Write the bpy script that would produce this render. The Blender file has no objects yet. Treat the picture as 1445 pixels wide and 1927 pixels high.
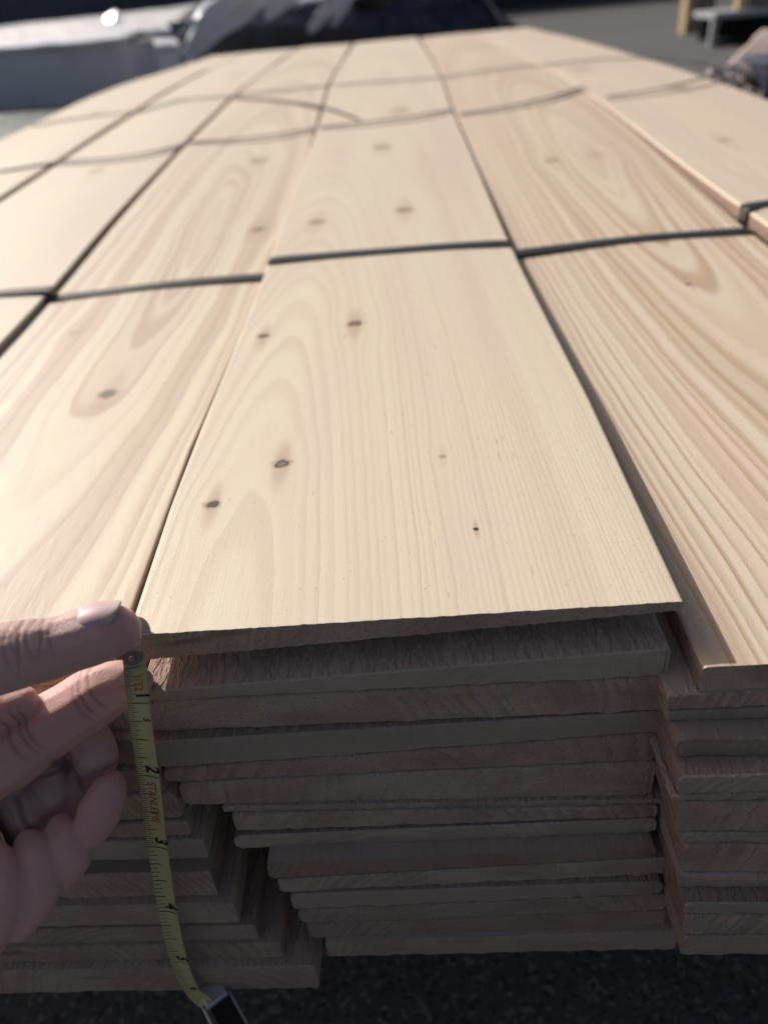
import bpy, bmesh, math, random
import numpy as np
from mathutils import Vector, Matrix
random.seed(7)
rng = np.random.default_rng(7)
SC = bpy.context.scene
COL = SC.collection
rad = math.radians

# ------------------------------------------------------------------ camera
CAM = np.array([0.102777, -0.196204, 0.177699])
RT = np.array([0.99683951, -0.00274844, -0.07939424])
UP = np.array([0.06714853, 0.56319494, 0.82359124])
FW = np.array([-0.04245084, 0.82631949, -0.56159952])
FPX = 1447.0
cd = bpy.data.cameras.new('camera')
cam = bpy.data.objects.new('camera', cd); COL.objects.link(cam)
cam.matrix_world = Matrix(((RT[0], UP[0], -FW[0], CAM[0]), (RT[1], UP[1], -FW[1], CAM[1]),
                           (RT[2], UP[2], -FW[2], CAM[2]), (0, 0, 0, 1)))
cd.sensor_fit = 'VERTICAL'; cd.sensor_height = 36; cd.lens = 36 * FPX / 1927
cd.clip_start = .01; cd.clip_end = 500
cd.dof.use_dof = True; cd.dof.focus_distance = 0.290; cd.dof.aperture_fstop = 6.8
SC.camera = cam

# ------------------------------------------------------------------ light
SUN_EL, SUN_AZ = rad(35), rad(-45)
w = bpy.data.worlds.new('World'); SC.world = w; w.use_nodes = True
nt = w.node_tree; nt.nodes.clear()
sky = nt.nodes.new('ShaderNodeTexSky'); sky.sky_type = 'NISHITA'; sky.sun_disc = False
sky.dust_density = 6.0; sky.ozone_density = .4; sky.air_density = .8; sky.sun_elevation = SUN_EL; sky.sun_rotation = SUN_AZ
bg = nt.nodes.new('ShaderNodeBackground'); bg.inputs[1].default_value = .092
wo = nt.nodes.new('ShaderNodeOutputWorld')
nt.links.new(sky.outputs[0], bg.inputs[0]); nt.links.new(bg.outputs[0], wo.inputs[0])
sd = bpy.data.lights.new('sun', 'SUN'); sd.energy = 4.4; sd.angle = rad(.5); sd.color = (1, .965, .925)
sun = bpy.data.objects.new('sun', sd); COL.objects.link(sun)
sdir = Vector((math.sin(SUN_AZ) * math.cos(SUN_EL), math.cos(SUN_AZ) * math.cos(SUN_EL), math.sin(SUN_EL)))
sun.rotation_euler = sdir.to_track_quat('Z', 'Y').to_euler()
SC.view_settings.view_transform = 'Standard'; SC.view_settings.look = 'None'
SC.view_settings.exposure = -0.33; SC.view_settings.gamma = 1

# ------------------------------------------------------------------ measuring helpers
def W(px, py, axis, val):
    r = FW + RT * (px - 722.5) / FPX - UP * (py - 963.5) / FPX
    return CAM + (val - CAM[axis]) / r[axis] * r
def D(px, py, depth):
    r = FW + RT * (px - 722.5) / FPX - UP * (py - 963.5) / FPX
    return CAM + depth * r

# ------------------------------------------------------------------ materials
class G:
    def __init__(s, name):
        s.m = bpy.data.materials.new(name); s.m.use_nodes = True
        s.t = s.m.node_tree; s.b = s.t.nodes['Principled BSDF']; s.out = s.t.nodes['Material Output']
    def put(s, sock, v):
        if hasattr(v, 'is_output'): s.t.links.new(v, sock)
        else: sock.default_value = v
    def n(s, typ, ins=None, out=0, **kw):
        nd = s.t.nodes.new(typ)
        for k, v in kw.items(): setattr(nd, k, v)
        for k, v in (ins or {}).items(): s.put(nd.inputs[k], v)
        return nd.outputs[out]
    def m_(s, op, a, b=0.0, c=0.0, clamp=False):
        nd = s.t.nodes.new('ShaderNodeMath'); nd.operation = op; nd.use_clamp = clamp
        s.put(nd.inputs[0], a); s.put(nd.inputs[1], b); s.put(nd.inputs[2], c)
        return nd.outputs[0]
    def add(s, a, b): return s.m_('ADD', a, b)
    def sub(s, a, b): return s.m_('SUBTRACT', a, b)
    def mul(s, a, b): return s.m_('MULTIPLY', a, b)
    def ss(s, v, lo, hi, o0=0.0, o1=1.0):
        nd = s.t.nodes.new('ShaderNodeMapRange'); nd.interpolation_type = 'SMOOTHSTEP'
        for i, x in enumerate((v, lo, hi, o0, o1)): s.put(nd.inputs[i], x)
        return nd.outputs[0]
    def vec(s, x, y, z): return s.n('ShaderNodeCombineXYZ', {0: x, 1: y, 2: z})
    def noise(s, v, scale=1.0, detail=2.0, rough=.5):
        return s.n('ShaderNodeTexNoise', {'Vector': v, 'Scale': scale, 'Detail': detail, 'Roughness': rough})
    def mix(s, f, a, b):
        nd = s.t.nodes.new('ShaderNodeMix'); nd.data_type = 'RGBA'
        s.put(nd.inputs[0], f)
        for i, c in ((6, a), (7, b)):
            if hasattr(c, 'is_output'): s.t.links.new(c, nd.inputs[i])
            else: nd.inputs[i].default_value = (c[0], c[1], c[2], 1)
        return nd.outputs[2]
    def bump(s, h, strength=.5, dist=.001, normal=None):
        ins = {'Strength': strength, 'Distance': dist, 'Height': h}
        if normal is not None: ins['Normal'] = normal
        return s.n('ShaderNodeBump', ins)
    def fin(s, col, rough=.5, nrm=None, **kw):
        if hasattr(col, 'is_output'): s.t.links.new(col, s.b.inputs['Base Color'])
        else: s.b.inputs['Base Color'].default_value = (*col, 1)
        s.put(s.b.inputs['Roughness'], rough)
        if nrm is not None: s.t.links.new(nrm, s.b.inputs['Normal'])
        for k, v in kw.items(): s.put(s.b.inputs[k.replace('_', ' ')], v)
        return s.m

def wood(name, x0=.05, v0=-.15, slope=.06, z0=.012, spacing=.0045, warp=.004, amount=.8, pale=(.78, .67, .52),
         dark=(.62, .47, .34), tint=(.74, .58, .46), knots=(), fleck=0.0, rand=False, band=0.0, quad=None, fade=None):
    g = G(name)
    at = g.n('ShaderNodeAttribute', out=1, attribute_name='bc')
    sp = g.t.nodes.new('ShaderNodeSeparateXYZ'); g.t.links.new(at, sp.inputs[0])
    u, v, wv = sp.outputs
    if rand:
        r = g.n('ShaderNodeObjectInfo', out=5)
        r2 = g.m_('FRACT', g.mul(r, 37.7))
        us = g.add(u, g.mul(g.sub(r, .5), .12)); vs = g.add(v, g.mul(r2, 3.0)); vslope = g.sub(vs, 1.5)
        sl = g.add(.01, g.mul(r2, .06))
    else:
        us, vs, vslope, sl = u, v, g.sub(v, v0), slope
    # slow wandering of the grain, long along the board
    n1 = g.noise(g.vec(g.mul(us, 14.0), g.mul(vs, 3.2), g.mul(wv, 10.0)), 1.0, 3.0)
    n2 = g.noise(g.vec(g.mul(us, 60.0), g.mul(vs, 9.0), g.mul(wv, 30.0)), 1.0, 2.0)
    n3 = g.noise(g.vec(g.mul(vs, 2.6), 3.3, 1.0), 1.0, 2.0)
    nk = g.noise(g.vec(g.mul(us, 260.0), g.mul(vs, 200.0), 3.0), 1.0, 2.0)
    xp = g.sub(us, x0)
    for (ku, kv, kr, deep, core) in knots:          # grain bends round each knot
        du = g.sub(us, ku); dv = g.mul(g.sub(vs, kv), .38)
        d2 = g.add(g.mul(du, du), g.mul(dv, dv))
        e = g.m_('EXPONENT', g.mul(d2, -1.0 / (kr * 3.2) ** 2))
        xp = g.add(xp, g.mul(g.mul(du, e), -.75))
    xp = g.add(xp, g.mul(g.sub(n1, .5), warp * 2.6))
    xp = g.add(xp, g.mul(g.sub(n2, .5), warp * .5))
    zz = g.add(g.add(g.mul(vslope, sl), z0), wv)
    zz = g.add(zz, g.mul(g.sub(n3, .5), .012))
    rr = g.m_('SQRT', g.add(g.mul(xp, xp), g.mul(zz, zz)))
    wob = g.noise(g.vec(g.mul(rr, 85.0), .7, 0.0), 1.0, 2.0)
    if quad: ph = g.add(g.add(g.mul(rr, quad[0]), g.mul(g.mul(rr, rr), quad[1])), g.mul(wob, 2.6))
    else: ph = g.add(g.mul(rr, 1.0 / spacing), g.mul(wob, 2.4))
    fr = g.m_('FRACT', ph); fl = g.m_('FLOOR', ph)
    ramp = g.mul(g.ss(fr, .25, .82), g.ss(fr, 1.0, .88))
    wn = g.n('ShaderNodeTexWhiteNoise', {'W': fl}, out=0, noise_dimensions='1D')
    line = g.mul(ramp, g.add(.25, g.mul(wn, .75)))
    if fade: line = g.mul(line, g.ss(vs, fade[0], fade[1], 1.0, fade[2]))
    big = g.noise(g.vec(g.mul(us, 22.0), g.mul(vs, 1.6), 4.0), 1.0, 2.0)
    rbig = g.noise(g.vec(g.mul(rr, 45.0), 5.0, 0.0), 1.0, 1.0)
    fib = g.noise(g.vec(g.mul(us, 1500.0), g.mul(vs, 45.0), g.mul(wv, 900.0)), 1.0, 3.0, .65)
    col = g.mix(g.ss(big, .35, .7), pale, tint)
    bnd = g.mul(g.ss(rbig, .48, .62), band)
    if fade: bnd = g.mul(bnd, g.ss(vs, fade[0], fade[1], 1.0, fade[2]))
    col = g.mix(bnd, col, dark)
    col = g.mix(g.mul(line, amount), col, dark)
    col = g.mix(g.ss(fib, .42, .95, 0.0, .35), col, (dark[0] * .9, dark[1] * .85, dark[2] * .8))
    # short resin dashes and pin specks
    vd = g.noise(g.vec(g.mul(us, 620.0), g.mul(vs, 62.0), 9.0), 1.0, 1.0)
    area = g.noise(g.vec(g.mul(us, 30.0), g.mul(vs, 8.0), 2.0), 1.0, 1.0)
    fk = g.mul(g.ss(vd, .72, .77), g.ss(area, .42, .6))
    col = g.mix(g.mul(fk, .25 + fleck), col, (.56, .34, .12))
    spk = g.noise(g.vec(g.mul(us, 900.0), g.mul(vs, 700.0), 1.0), 1.0, 0.0)
    col = g.mix(g.ss(spk, .80, .84, 0.0, .5), col, (.25, .16, .09))
    for (ku, kv, kr, deep, core) in knots:
        du = g.sub(us, ku); dv = g.sub(vs, kv)
        wb = g.mul(g.sub(nk, .5), kr * 1.5)
        a = g.m_('SQRT', g.add(g.mul(du, du), g.mul(dv, dv))); a = g.add(a, wb)
        tail = g.m_('SQRT', g.add(g.mul(g.mul(du, du), 1.6), g.mul(g.mul(dv, dv), .055)))
        col = g.mix(g.ss(tail, kr * 2.2, kr * .5, 0.0, .5 * deep), col, (.40, .24, .14))
        col = g.mix(g.ss(a, kr * 1.75, kr * 1.1, 0.0, .6 * deep), col, (.38, .22, .13))
        col = g.mix(g.ss(a, kr * 1.12, kr * .9, 0.0, deep), col, (.03, .022, .018))
        if core: col = g.mix(g.ss(a, kr * .62, kr * .4, 0.0, .75), col, (.24, .17, .13))
    grit = g.noise(g.vec(g.mul(us, 1900.0), g.mul(vs, 900.0), 5.0), 1.0, 2.0, .7)
    col = g.mix(g.ss(grit, .5, .8, 0.0, .22), col, (.50, .38, .27))
    col = g.mix(g.ss(grit, .42, .2, 0.0, .35), col, (.86, .79, .68))
    chat = g.noise(g.vec(g.mul(us, 6.0), g.mul(vs, 260.0), 0.0), 1.0, 1.0)
    h = g.add(g.add(g.mul(fib, .5), g.mul(line, -.35)), g.mul(chat, .18))
    fine = g.noise(g.vec(g.mul(us, 2600.0), g.mul(vs, 1600.0), 0.0), 1.0, 2.0)
    h = g.add(h, g.mul(fine, .6))
    nr = g.bump(h, .42, .00025)
    return g.fin(col, g.ss(fib, .2, .8, .5, .66), nr, Specular_IOR_Level=.5)

def end_wood(name, pale, dark):
    g = G(name)
    at = g.n('ShaderNodeAttribute', out=1, attribute_name='bc')
    sp = g.t.nodes.new('ShaderNodeSeparateXYZ'); g.t.links.new(at, sp.inputs[0])
    u, v, wv = sp.outputs
    r = g.n('ShaderNodeObjectInfo', out=5); r2 = g.m_('FRACT', g.mul(r, 91.3))
    x = g.sub(u, g.add(.02, g.mul(r, .15))); z = g.add(wv, g.add(.03, g.mul(r2, .03)))
    nn = g.noise(g.vec(u, g.mul(r, 9.0), wv), 60.0, 3.0)
    rr = g.add(g.m_('SQRT', g.add(g.mul(x, x), g.mul(z, z))), g.mul(nn, .006))
    wob = g.noise(g.vec(g.mul(rr, 120.0), g.mul(r, 5.0), 0.0), 1.0, 2.0)
    fr = g.m_('FRACT', g.add(g.mul(rr, g.add(110.0, g.mul(r2, 190.0))), g.mul(wob, 2.5)))
    line = g.mul(g.ss(fr, .2, .8), g.ss(fr, 1.0, .86))
    sp1 = g.noise(g.vec(u, g.mul(r, 9.0), wv), 1300.0, 3.0, .7)
    big = g.noise(g.vec(g.mul(u, 35.0), g.mul(r, 9.0), g.mul(wv, 60.0)), 1.0, 3.0)
    saw = g.noise(g.vec(g.mul(u, 700.0), 0.0, g.mul(wv, 120.0)), 1.0, 2.0)
    amp = g.ss(g.noise(g.vec(g.mul(u, 20.0), g.mul(r, 19.0), g.mul(wv, 40.0)), 1.0, 2.0), .35, .7)
    col = g.mix(g.mul(line, g.mul(amp, .75)), pale, dark)
    col = g.mix(g.ss(big, .4, .75, 0.0, .6), col, (dark[0] * .85, dark[1] * .8, dark[2] * .78))
    col = g.mix(g.ss(sp1, .5, .72, 0.0, .75), col, (dark[0] * .6, dark[1] * .55, dark[2] * .5))
    stain = g.noise(g.vec(g.mul(u, 18.0), g.mul(r2, 31.0), g.mul(wv, 90.0)), 1.0, 1.0)
    col = g.mix(g.ss(stain, .70, .76, 0.0, .55), col, (.12, .06, .045))
    tone = g.m_('FRACT', g.mul(r, 53.9))
    col = g.mix(g.ss(tone, .25, 1.0, 0.0, .5), col, (.26, .165, .13))
    tone2 = g.m_('FRACT', g.mul(r, 17.3))
    col = g.mix(g.ss(tone2, .6, 1.0, 0.0, .45), col, (.60, .52, .44))
    h = g.add(g.mul(sp1, 1.7), g.add(g.mul(line, g.mul(amp, .35)), g.mul(saw, .6)))
    return g.fin(col, .8, g.bump(h, .9, .0006), Specular_IOR_Level=.2)

def rough_wood(name, a, b, amp=1.0):
    g = G(name)
    at = g.n('ShaderNodeAttribute', out=1, attribute_name='bc')
    sp = g.t.nodes.new('ShaderNodeSeparateXYZ'); g.t.links.new(at, sp.inputs[0])
    u, v, wv = sp.outputs
    r = g.n('ShaderNodeObjectInfo', out=5)
    wbl = g.noise(g.vec(g.mul(u, 90.0), g.mul(v, 60.0), g.mul(r, 7.0)), 1.0, 2.0)
    uu = g.add(u, g.mul(wbl, .0035))
    n = g.noise(g.vec(g.mul(uu, 430.0), g.mul(v, 75.0), g.add(g.mul(wv, 300.0), g.mul(r, 20.0))), 1.0, 3.0, .6)
    n2 = g.noise(g.vec(u, v, wv), 900.0, 2.0)
    big = g.noise(g.vec(g.mul(u, 25.0), g.mul(v, 4.0), g.mul(r, 9.0)), 1.0, 2.0)
    ridge = g.ss(n, .42, .62)
    col = g.mix(g.ss(big, .35, .7), a, b)
    col = g.mix(g.mul(ridge, .45), col, (min(1, a[0] * 1.25), min(1, a[1] * 1.2), min(1, a[2] * 1.12)))
    tone = g.m_('FRACT', g.mul(r, 71.1))
    col = g.mix(g.ss(tone, .2, 1.0, 0.0, .65), col, (.24, .14, .11))
    h = g.add(ridge, g.mul(n2, .3))
    return g.fin(col, .8, g.bump(h, .9 * amp, .0011), Specular_IOR_Level=.2)

def plain(name, col, rough=.5, bump=0, scale=40.0, vary=.15, **kw):
    g = G(name)
    tc = g.n('ShaderNodeTexCoord', out=3)
    n = g.noise(tc, scale, 4.0)
    c = g.mix(n, tuple(x * (1 - vary) for x in col), tuple(min(1, x * (1 + vary)) for x in col))
    nr = g.bump(n, bump, .5 / scale) if bump else None
    return g.fin(c, rough, nr, **kw)

# ------------------------------------------------------------------ object helpers
def tag(o, label=None, cat=None, group=None, kind=None):
    if label: o['label'] = label
    if cat: o['category'] = cat
    if group: o['group'] = group
    if kind: o['kind'] = kind
    return o
def link(name, me, mats=(), parent=None, smooth=False):
    o = bpy.data.objects.new(name, me); COL.objects.link(o)
    for m in mats: me.materials.append(m)
    if parent: o.parent = parent
    if smooth:
        for p in me.polygons: p.use_smooth = True
    return o
def empty(name, loc=(0, 0, 0)):
    o = bpy.data.objects.new(name, None); COL.objects.link(o); o.location = loc
    o.empty_display_size = .02
    return o
def to_local(o, parent):
    """parts are built in world coordinates; keep them there under a moved empty"""
    o.parent = parent
    o.matrix_parent_inverse = Matrix.Translation(parent.location).inverted()
    return o
def pd(verts, faces): 
    me = bpy.data.meshes.new('m'); me.from_pydata([tuple(map(float, v)) for v in verts], [], faces); me.update(); return me
def boxes_mesh(lst, bevel=0.0):
    bm = bmesh.new()
    for (c, s, rot) in lst:
        r = bmesh.ops.create_cube(bm, size=1)
        M = Matrix.Translation(c) @ Matrix.Rotation(rot, 4, 'Z') @ Matrix.Diagonal((*s, 1))
        bmesh.ops.transform(bm, matrix=M, verts=r['verts'])
    if bevel: bmesh.ops.bevel(bm, geom=list(bm.edges), offset=bevel, segments=2, affect='EDGES', profile=.6)
    me = bpy.data.meshes.new('m'); bm.to_mesh(me); bm.free(); return me

def interp(y, ys, vs):
    """smooth monotone-ish interpolation"""
    y = np.asarray(y, float)
    ys = np.asarray(ys, float); vs = np.asarray(vs, float)
    m = np.gradient(vs, ys)
    i = np.clip(np.searchsorted(ys, y) - 1, 0, len(ys) - 2)
    hh = ys[i + 1] - ys[i]; t = np.clip((y - ys[i]) / hh, 0, 1)
    return ((2*t**3-3*t**2+1)*vs[i] + (t**3-2*t**2+t)*hh*m[i] + (-2*t**3+3*t**2)*vs[i+1] + (t**3-t**2)*hh*m[i+1])

# ------------------------------------------------------------------ pile surface
YN = [0, .44, 1.07, 1.6, 3.1]
ZT = dict(L3=[-.014, -.010, .011, .021, .019], L2=[-.014, -.010, .010, .020, .019], L1=[-.018, -.016, .010, .020, .019],
          C=[0, 0, .014, .021, .019], R1=[-.015, -.008, .0135, .020, .018], R2=[.000, .002, .0130, .019, .0175])
def ztop(c, y): return float(interp(y, YN, ZT[c]))
def onsurf(px, py, c, dz=0):
    z = 0.0
    for _ in range(25):
        P = W(px, py, 2, z)
        z = .5 * z + .5 * (ztop(c, min(max(P[1], 0), 3.1)) + dz)
    return W(px, py, 2, z)
LEN = 3.12
SEAM = dict(
    Sm1=([(0, 375), (115, 300), (255, 210), (435, 108)]),
    S0=([(0, 660), (98, 555), (200, 430), (350, 270), (440, 180), (555, 95)]),
    S1=([(240, 1195), (338, 900), (425, 690), (512, 490), (560, 350), (600, 240), (620, 160), (660, 90)]),
    S2=([(1287, 1132), (1100, 730), (955, 458), (900, 320), (850, 205), (830, 145), (785, 65)]),
    S2R=([(1317, 1258), (968, 472), (904, 320), (853, 205), (833, 145), (788, 65)]),
    S3=([(1415, 437), (1300, 330), (1100, 170), (985, 105)]),
    E0=([(0, 265), (120, 205), (240, 155), (420, 105)]),
    E1=([(1445, 175), (1200, 95), (1020, 48)]))
def edge_fn(seam, c):
    P = [onsurf(*p, c) for p in SEAM[seam]]
    ys = [p[1] for p in P]; xs = [p[0] for p in P]
    o = np.argsort(ys); ys = np.array(ys)[o]; xs = np.array(xs)[o]
    return ys, xs
PAIR = dict(Sm1=('L3', 'L2'), S0=('L2', 'L1'), S1=('L1', 'C'), S2=('C', 'R1'), S2R=('R1', 'R1'), S3=('R1', 'R2'), E0=('L3', 'L3'), E1=('R2', 'R2'))
YG = np.linspace(0, 3.12, 40)
def seam_x(seam, c):
    """x of a seam along the pile: the mean of what both neighbouring surfaces give, near the camera the column's own"""
    out = []
    for cc in PAIR[seam]:
        ys, xs = edge_fn(seam, cc); out.append(np.interp(YG, ys, xs))
    own = np.interp(YG, *edge_fn(seam, c)); m = (out[0] + out[1]) / 2
    t = np.clip((YG - .3) / .4, 0, 1)
    if seam == 'S1' : t = t
    v = own * (1 - t) + m * t
    k = np.array([.25, .5, .25]); vv = v.copy()
    for _ in range(3): vv[3:-1] = (np.convolve(vv, k, 'same'))[3:-1]
    return YG, vv
def lin(y, ys, xs):
    return np.interp(y, ys, xs)

# ------------------------------------------------------------------ boards
def board(name, mats, xl, xr, yl, yr, zl, zr, tl, tr, rise, length, nx=24, ny=8, r=.0012, jag=.00015, wav=0.0, seed=0,
          power=1.0, endb=0.0):
    """xl,xr: functions of distance from the end, or numbers; zl.. near end top heights; tl,tr thickness left / right;
    rise(y) lifts the board further down the pile"""
    rg = np.random.default_rng(seed + 11)
    fxl = xl if callable(xl) else (lambda v: xl); fxr = xr if callable(xr) else (lambda v: xr)
    Wd = fxr(0) - fxl(0)
    phis = [0, .5, 1.0, math.pi / 2]
    rt = min(r, .45 * min(tl, tr))
    us = [rt * (1 - math.cos(p)) for p in phis]; dz = [rt * (1 - math.sin(p)) for p in phis]
    inn = np.linspace(rt * 1.6, Wd - rt * 1.6, nx)
    U = np.array(us + list(inn) + [Wd - x for x in us[::-1]]); DZ = np.array(dz + [0] * nx + dz[::-1])
    n = len(U)
    V = length * np.linspace(0, 1, ny) ** power
    if endb: V = np.concatenate([[0, endb], V[1:]]); ny += 1
    verts = []; bc = []
    jy = rg.normal(0, jag * .5, n); jz = rg.normal(0, jag * .7, n); jt = rg.normal(0, jag * .15, n)
    rings = []
    ph = rg.uniform(0, 6, 4)
    for k, v in enumerate(V):
        L = fxl(v); R = fxr(v); ring_t = []; ring_b = []
        for i in range(n):
            f = U[i] / Wd
            x = L + (R - L) * f; y = yl + (yr - yl) * f * max(0, 1 - v / .4) + v * 1.0 + (jy[i] if k == 0 else 0) + yl * 0
            zt = zl + (zr - zl) * f + rise(v, f)
            if wav: zt += wav * (math.sin(v * 5 + ph[0] + f * 2) * .6 + math.sin(v * 13 + ph[1]) * .3 + math.sin(f * 5 + ph[2]) * .5) * min(1, v / .15)
            th = tl + (tr - tl) * f
            eb = min(endb, th * .3) if k == 0 else 0
            ring_t.append((x, y, zt - eb - DZ[i] + (jt[i] if k == 0 else 0))); ring_b.append((x, y, zt - th + eb + DZ[i] + (jz[i] if k == 0 else 0)))
        rings.append((ring_t, ring_b))
        for i in range(n): verts.append(ring_t[i]); bc.append((U[i], v, -DZ[i]))
        for i in range(n)[::-1]: verts.append(ring_b[i]); bc.append((U[i], v, -(tl + (tr - tl) * U[i] / Wd) + DZ[i]))
    m = 2 * n; faces = []; mi = []; sm = []
    for k in range(ny - 1):
        for i in range(m):
            j = (i + 1) % m; a = k * m; b = a + m
            faces.append((a + i, a + j, b + j, b + i))
            top = i < n - 1; side = i in (n - 1, m - 1)
            mi.append(1 if (endb and k == 0) else 0 if top else (3 if side else 2)); sm.append(True)
    for k, flip in ((0, False), (ny - 1, True)):
        base = len(verts); rt_, rb_ = rings[k]
        for i in range(n):
            f = U[i] / Wd
            verts.append(rt_[i]); bc.append((U[i], 0 if k == 0 else length, -DZ[i]))
            verts.append(rb_[i]); bc.append((U[i], 0 if k == 0 else length, -(tl + (tr - tl) * f) + DZ[i]))
        for i in range(n - 1):
            q = (base + 2*i, base + 2*i + 1, base + 2*i + 3, base + 2*i + 2)
            faces.append(q if not flip else q[::-1]); mi.append(1); sm.append(False)
    me = pd(verts, faces)
    me.polygons.foreach_set('material_index', mi); me.polygons.foreach_set('use_smooth', sm)
    at = me.attributes.new('bc', 'FLOAT_VECTOR', 'POINT')
    at.data.foreach_set('vector', np.array(bc, dtype=np.float32).ravel())
    o = link(name, me, mats)
    return o

PALE = (.74, .625, .47)
endA = end_wood('end_grain_grey', (.60, .47, .37), (.42, .31, .24))
endB = end_wood('end_grain_brown', (.58, .44, .35), (.40, .28, .22))
roughA = rough_wood('rough_sawn_pine', (.50, .36, .285), (.58, .43, .34))
roughB = rough_wood('rough_sawn_pine_pale', (.52, .40, .32), (.46, .33, .26), .6)
woodX = wood('planed_pine', rand=True, knots=(), amount=.6, pale=PALE, dark=(.60, .45, .33))

woodY = rough_wood('dull_planed_pine', (.46, .35, .28), (.53, .41, .32), .25)  # planed pine in a darker, duller tone for the lower boards
def knots_on(seamL, c, lst):
    ys, xs = edge_fn(seamL, c); out = []
    for (px, py, r, deep, core) in lst:
        P = onsurf(px, py, c)
        out.append((P[0] - lin(P[1], ys, xs) , P[1], r, deep, core))
    return out
kC = knots_on('S1', 'C', [(522, 873, .0034, 1, 1), (398, 948, .0028, 1, 0), (662, 609, .0042, .95, 1), (495, 631, .0034, .85, 0),
                          (755, 397, .0070, .55, 0), (598, 418, .007, .45, 0), (713, 278, .010, .4, 0), (742, 208, .013, .4, 0), (815, 860, .0015, .3, 0), (886, 996, .0009, 1, 0)])
kL = knots_on('S0', 'L1', [(197, 742, .0055, .7, 0), (455, 432, .0065, .55, 0), (135, 625, .004, .25, 0), (470, 300, .011, .35, 0)])
kR = knots_on('S2R', 'R1', [(1285, 520, .0024, .5, 0), (1105, 288, .009, .15, 0), (1028, 297, .007, .4, 0), (950 + 210, 125, .02, .2, 0)])
woodC = wood('pine_middle_board', x0=.034, v0=-.16, slope=.075, z0=.004, spacing=.0046, warp=.0035, amount=.5, pale=(.77, .675, .515),
             dark=(.60, .475, .36), tint=(.725, .615, .49), knots=kC, fleck=.6, band=.2, quad=(95.0, 1500.0), fade=(.45, 1.1, .5))
woodL = wood('pine_left_board', x0=.100, v0=.62, slope=.075, z0=0, spacing=.0085, warp=.009, amount=1.0, pale=(.77, .675, .51),
             dark=(.55, .42, .315), tint=(.73, .625, .49), knots=kL, fleck=.1, band=.8, quad=(75.0, 420.0), fade=(.5, 1.0, .5))
woodR = wood('pinkish_pine_right_board', x0=.118, v0=.78, slope=.075, z0=0, spacing=.0112, warp=.005, amount=1.0, pale=(.76, .64, .495),
             dark=(.50, .35, .22), tint=(.735, .58, .46), knots=kR, fleck=.35, band=.5, quad=(52.0, 780.0), fade=(.45, 1.0, .55))
woodL2 = wood('pale_pine', x0=.06, v0=.2, slope=.02, z0=.02, spacing=.004, amount=.28, pale=(.755, .665, .515), dark=(.62, .50, .39), tint=(.73, .635, .515),
              knots=[(.09, .92, .011, .3, 0), (.06, 1.6, .015, .2, 0), (.12, 2.1, .02, .2, 0)])
woodL3 = wood('cream_pine', x0=.09, v0=1.4, slope=.03, z0=.01, spacing=.005, amount=.3, pale=(.745, .65, .495), dark=(.60, .48, .37), tint=(.71, .61, .485), knots=[(.1, 1.5, .018, .2, 0)])
woodR2 = wood('pale_pine_right', x0=.04, v0=.9, slope=.04, z0=.0, spacing=.006, amount=.35, pale=(.745, .64, .485), dark=(.60, .47, .36), tint=(.72, .60, .49),
              knots=[(.07, .75, .008, .3, 0), (.13, 1.15, .014, .35, 0), (.05, 1.5, .018, .3, 0)])

def top_board(c, sl, sr, dl, dr, mats, label, zn, y0, tl, tr, **kw):
    yl_, xl_ = seam_x(sl, c) if sl else (None, None)
    yr_, xr_ = seam_x(sr, c) if sr else (None, None)
    WD = .19
    def fx(v):
        y = v + (y0[0] + y0[1]) / 2
        if sl and sr:
            a = lin(y, yl_, xl_) + dl; b = lin(y, yr_, xr_) + dr
            m = (a + b) / 2; wd = min(max(b - a, .155), .23)
            return m - wd / 2, m + wd / 2
        if sl:
            a = lin(y, yl_, xl_) + dl; return a, a + WD
        b = lin(y, yr_, xr_) + dr; return b - WD, b
    rise = lambda v, f: ztop(c, min(max(v + y0[0], 0), 3.1)) - ztop(c, 0)
    nb_ = (lambda v: float(np.interp(v, [0, .2, .5, 1.0], [.0045, .0062, .0062, .001]))) if c == 'L1' else (lambda v: 0.0)
    o = board('board', mats, lambda v: fx(v)[0], lambda v: fx(v)[1] + nb_(v), y0[0], y0[1], zn[0], zn[1], tl, tr, rise, LEN, **kw)
    return tag(o, label, 'board')

# edges shared between columns carry a small gap
zc = ztop
C1 = top_board('C', 'S1', 'S2', 0, 0, [woodC, endA, roughA, roughB],
    'pale tapered pine board pinched at its left corner, two black knots near the end', (0, 0), (0, 0), .0122, .0040, nx=110, ny=70, power=1.4, wav=.0006, seed=1, jag=.00022)
L1 = top_board('L1', 'S0', 'S1', .004, -.006, [woodL, endA, roughA, roughB],
    'top board left of the pinched one, with wide wavy tan grain', (-.018, -.018), (-.004, .010), .009, .012, nx=40, ny=70, power=1.3, wav=.0012, seed=2)
R1 = top_board('R1', 'S2R', 'S3', .001, -.002, [woodR, endB, roughA, roughB],
    'pinkish top board with bold arched grain, half shaded along its left edge', (-.015, -.015), (-.016, -.019), .0115, .0115, nx=40, ny=70, power=1.3, wav=.001, seed=3)
L2 = top_board('L2', 'Sm1', 'S0', .004, -.004, [woodL2, endA, roughA, roughB],
    'smooth pale top board second from the left edge of the pile', (-.014, -.014), (0, .003), .011, .011, nx=20, ny=60, power=1.2, wav=.0012, seed=4)
L3 = top_board('L3', 'E0', 'Sm1', 0, -.004, [woodL3, endA, roughA, roughB],
    'cream top board along the far left edge of the pile, beside the wrapped packs', (-.014, -.014), (0, 0), .011, .011, nx=20, ny=60, power=1.2, wav=.001, seed=5)
def r2x(v): return float(np.interp(v, *[a for a in edge_fn('S3', 'R2')])) 
_ys, _xs = seam_x('S3', 'R1')
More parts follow.
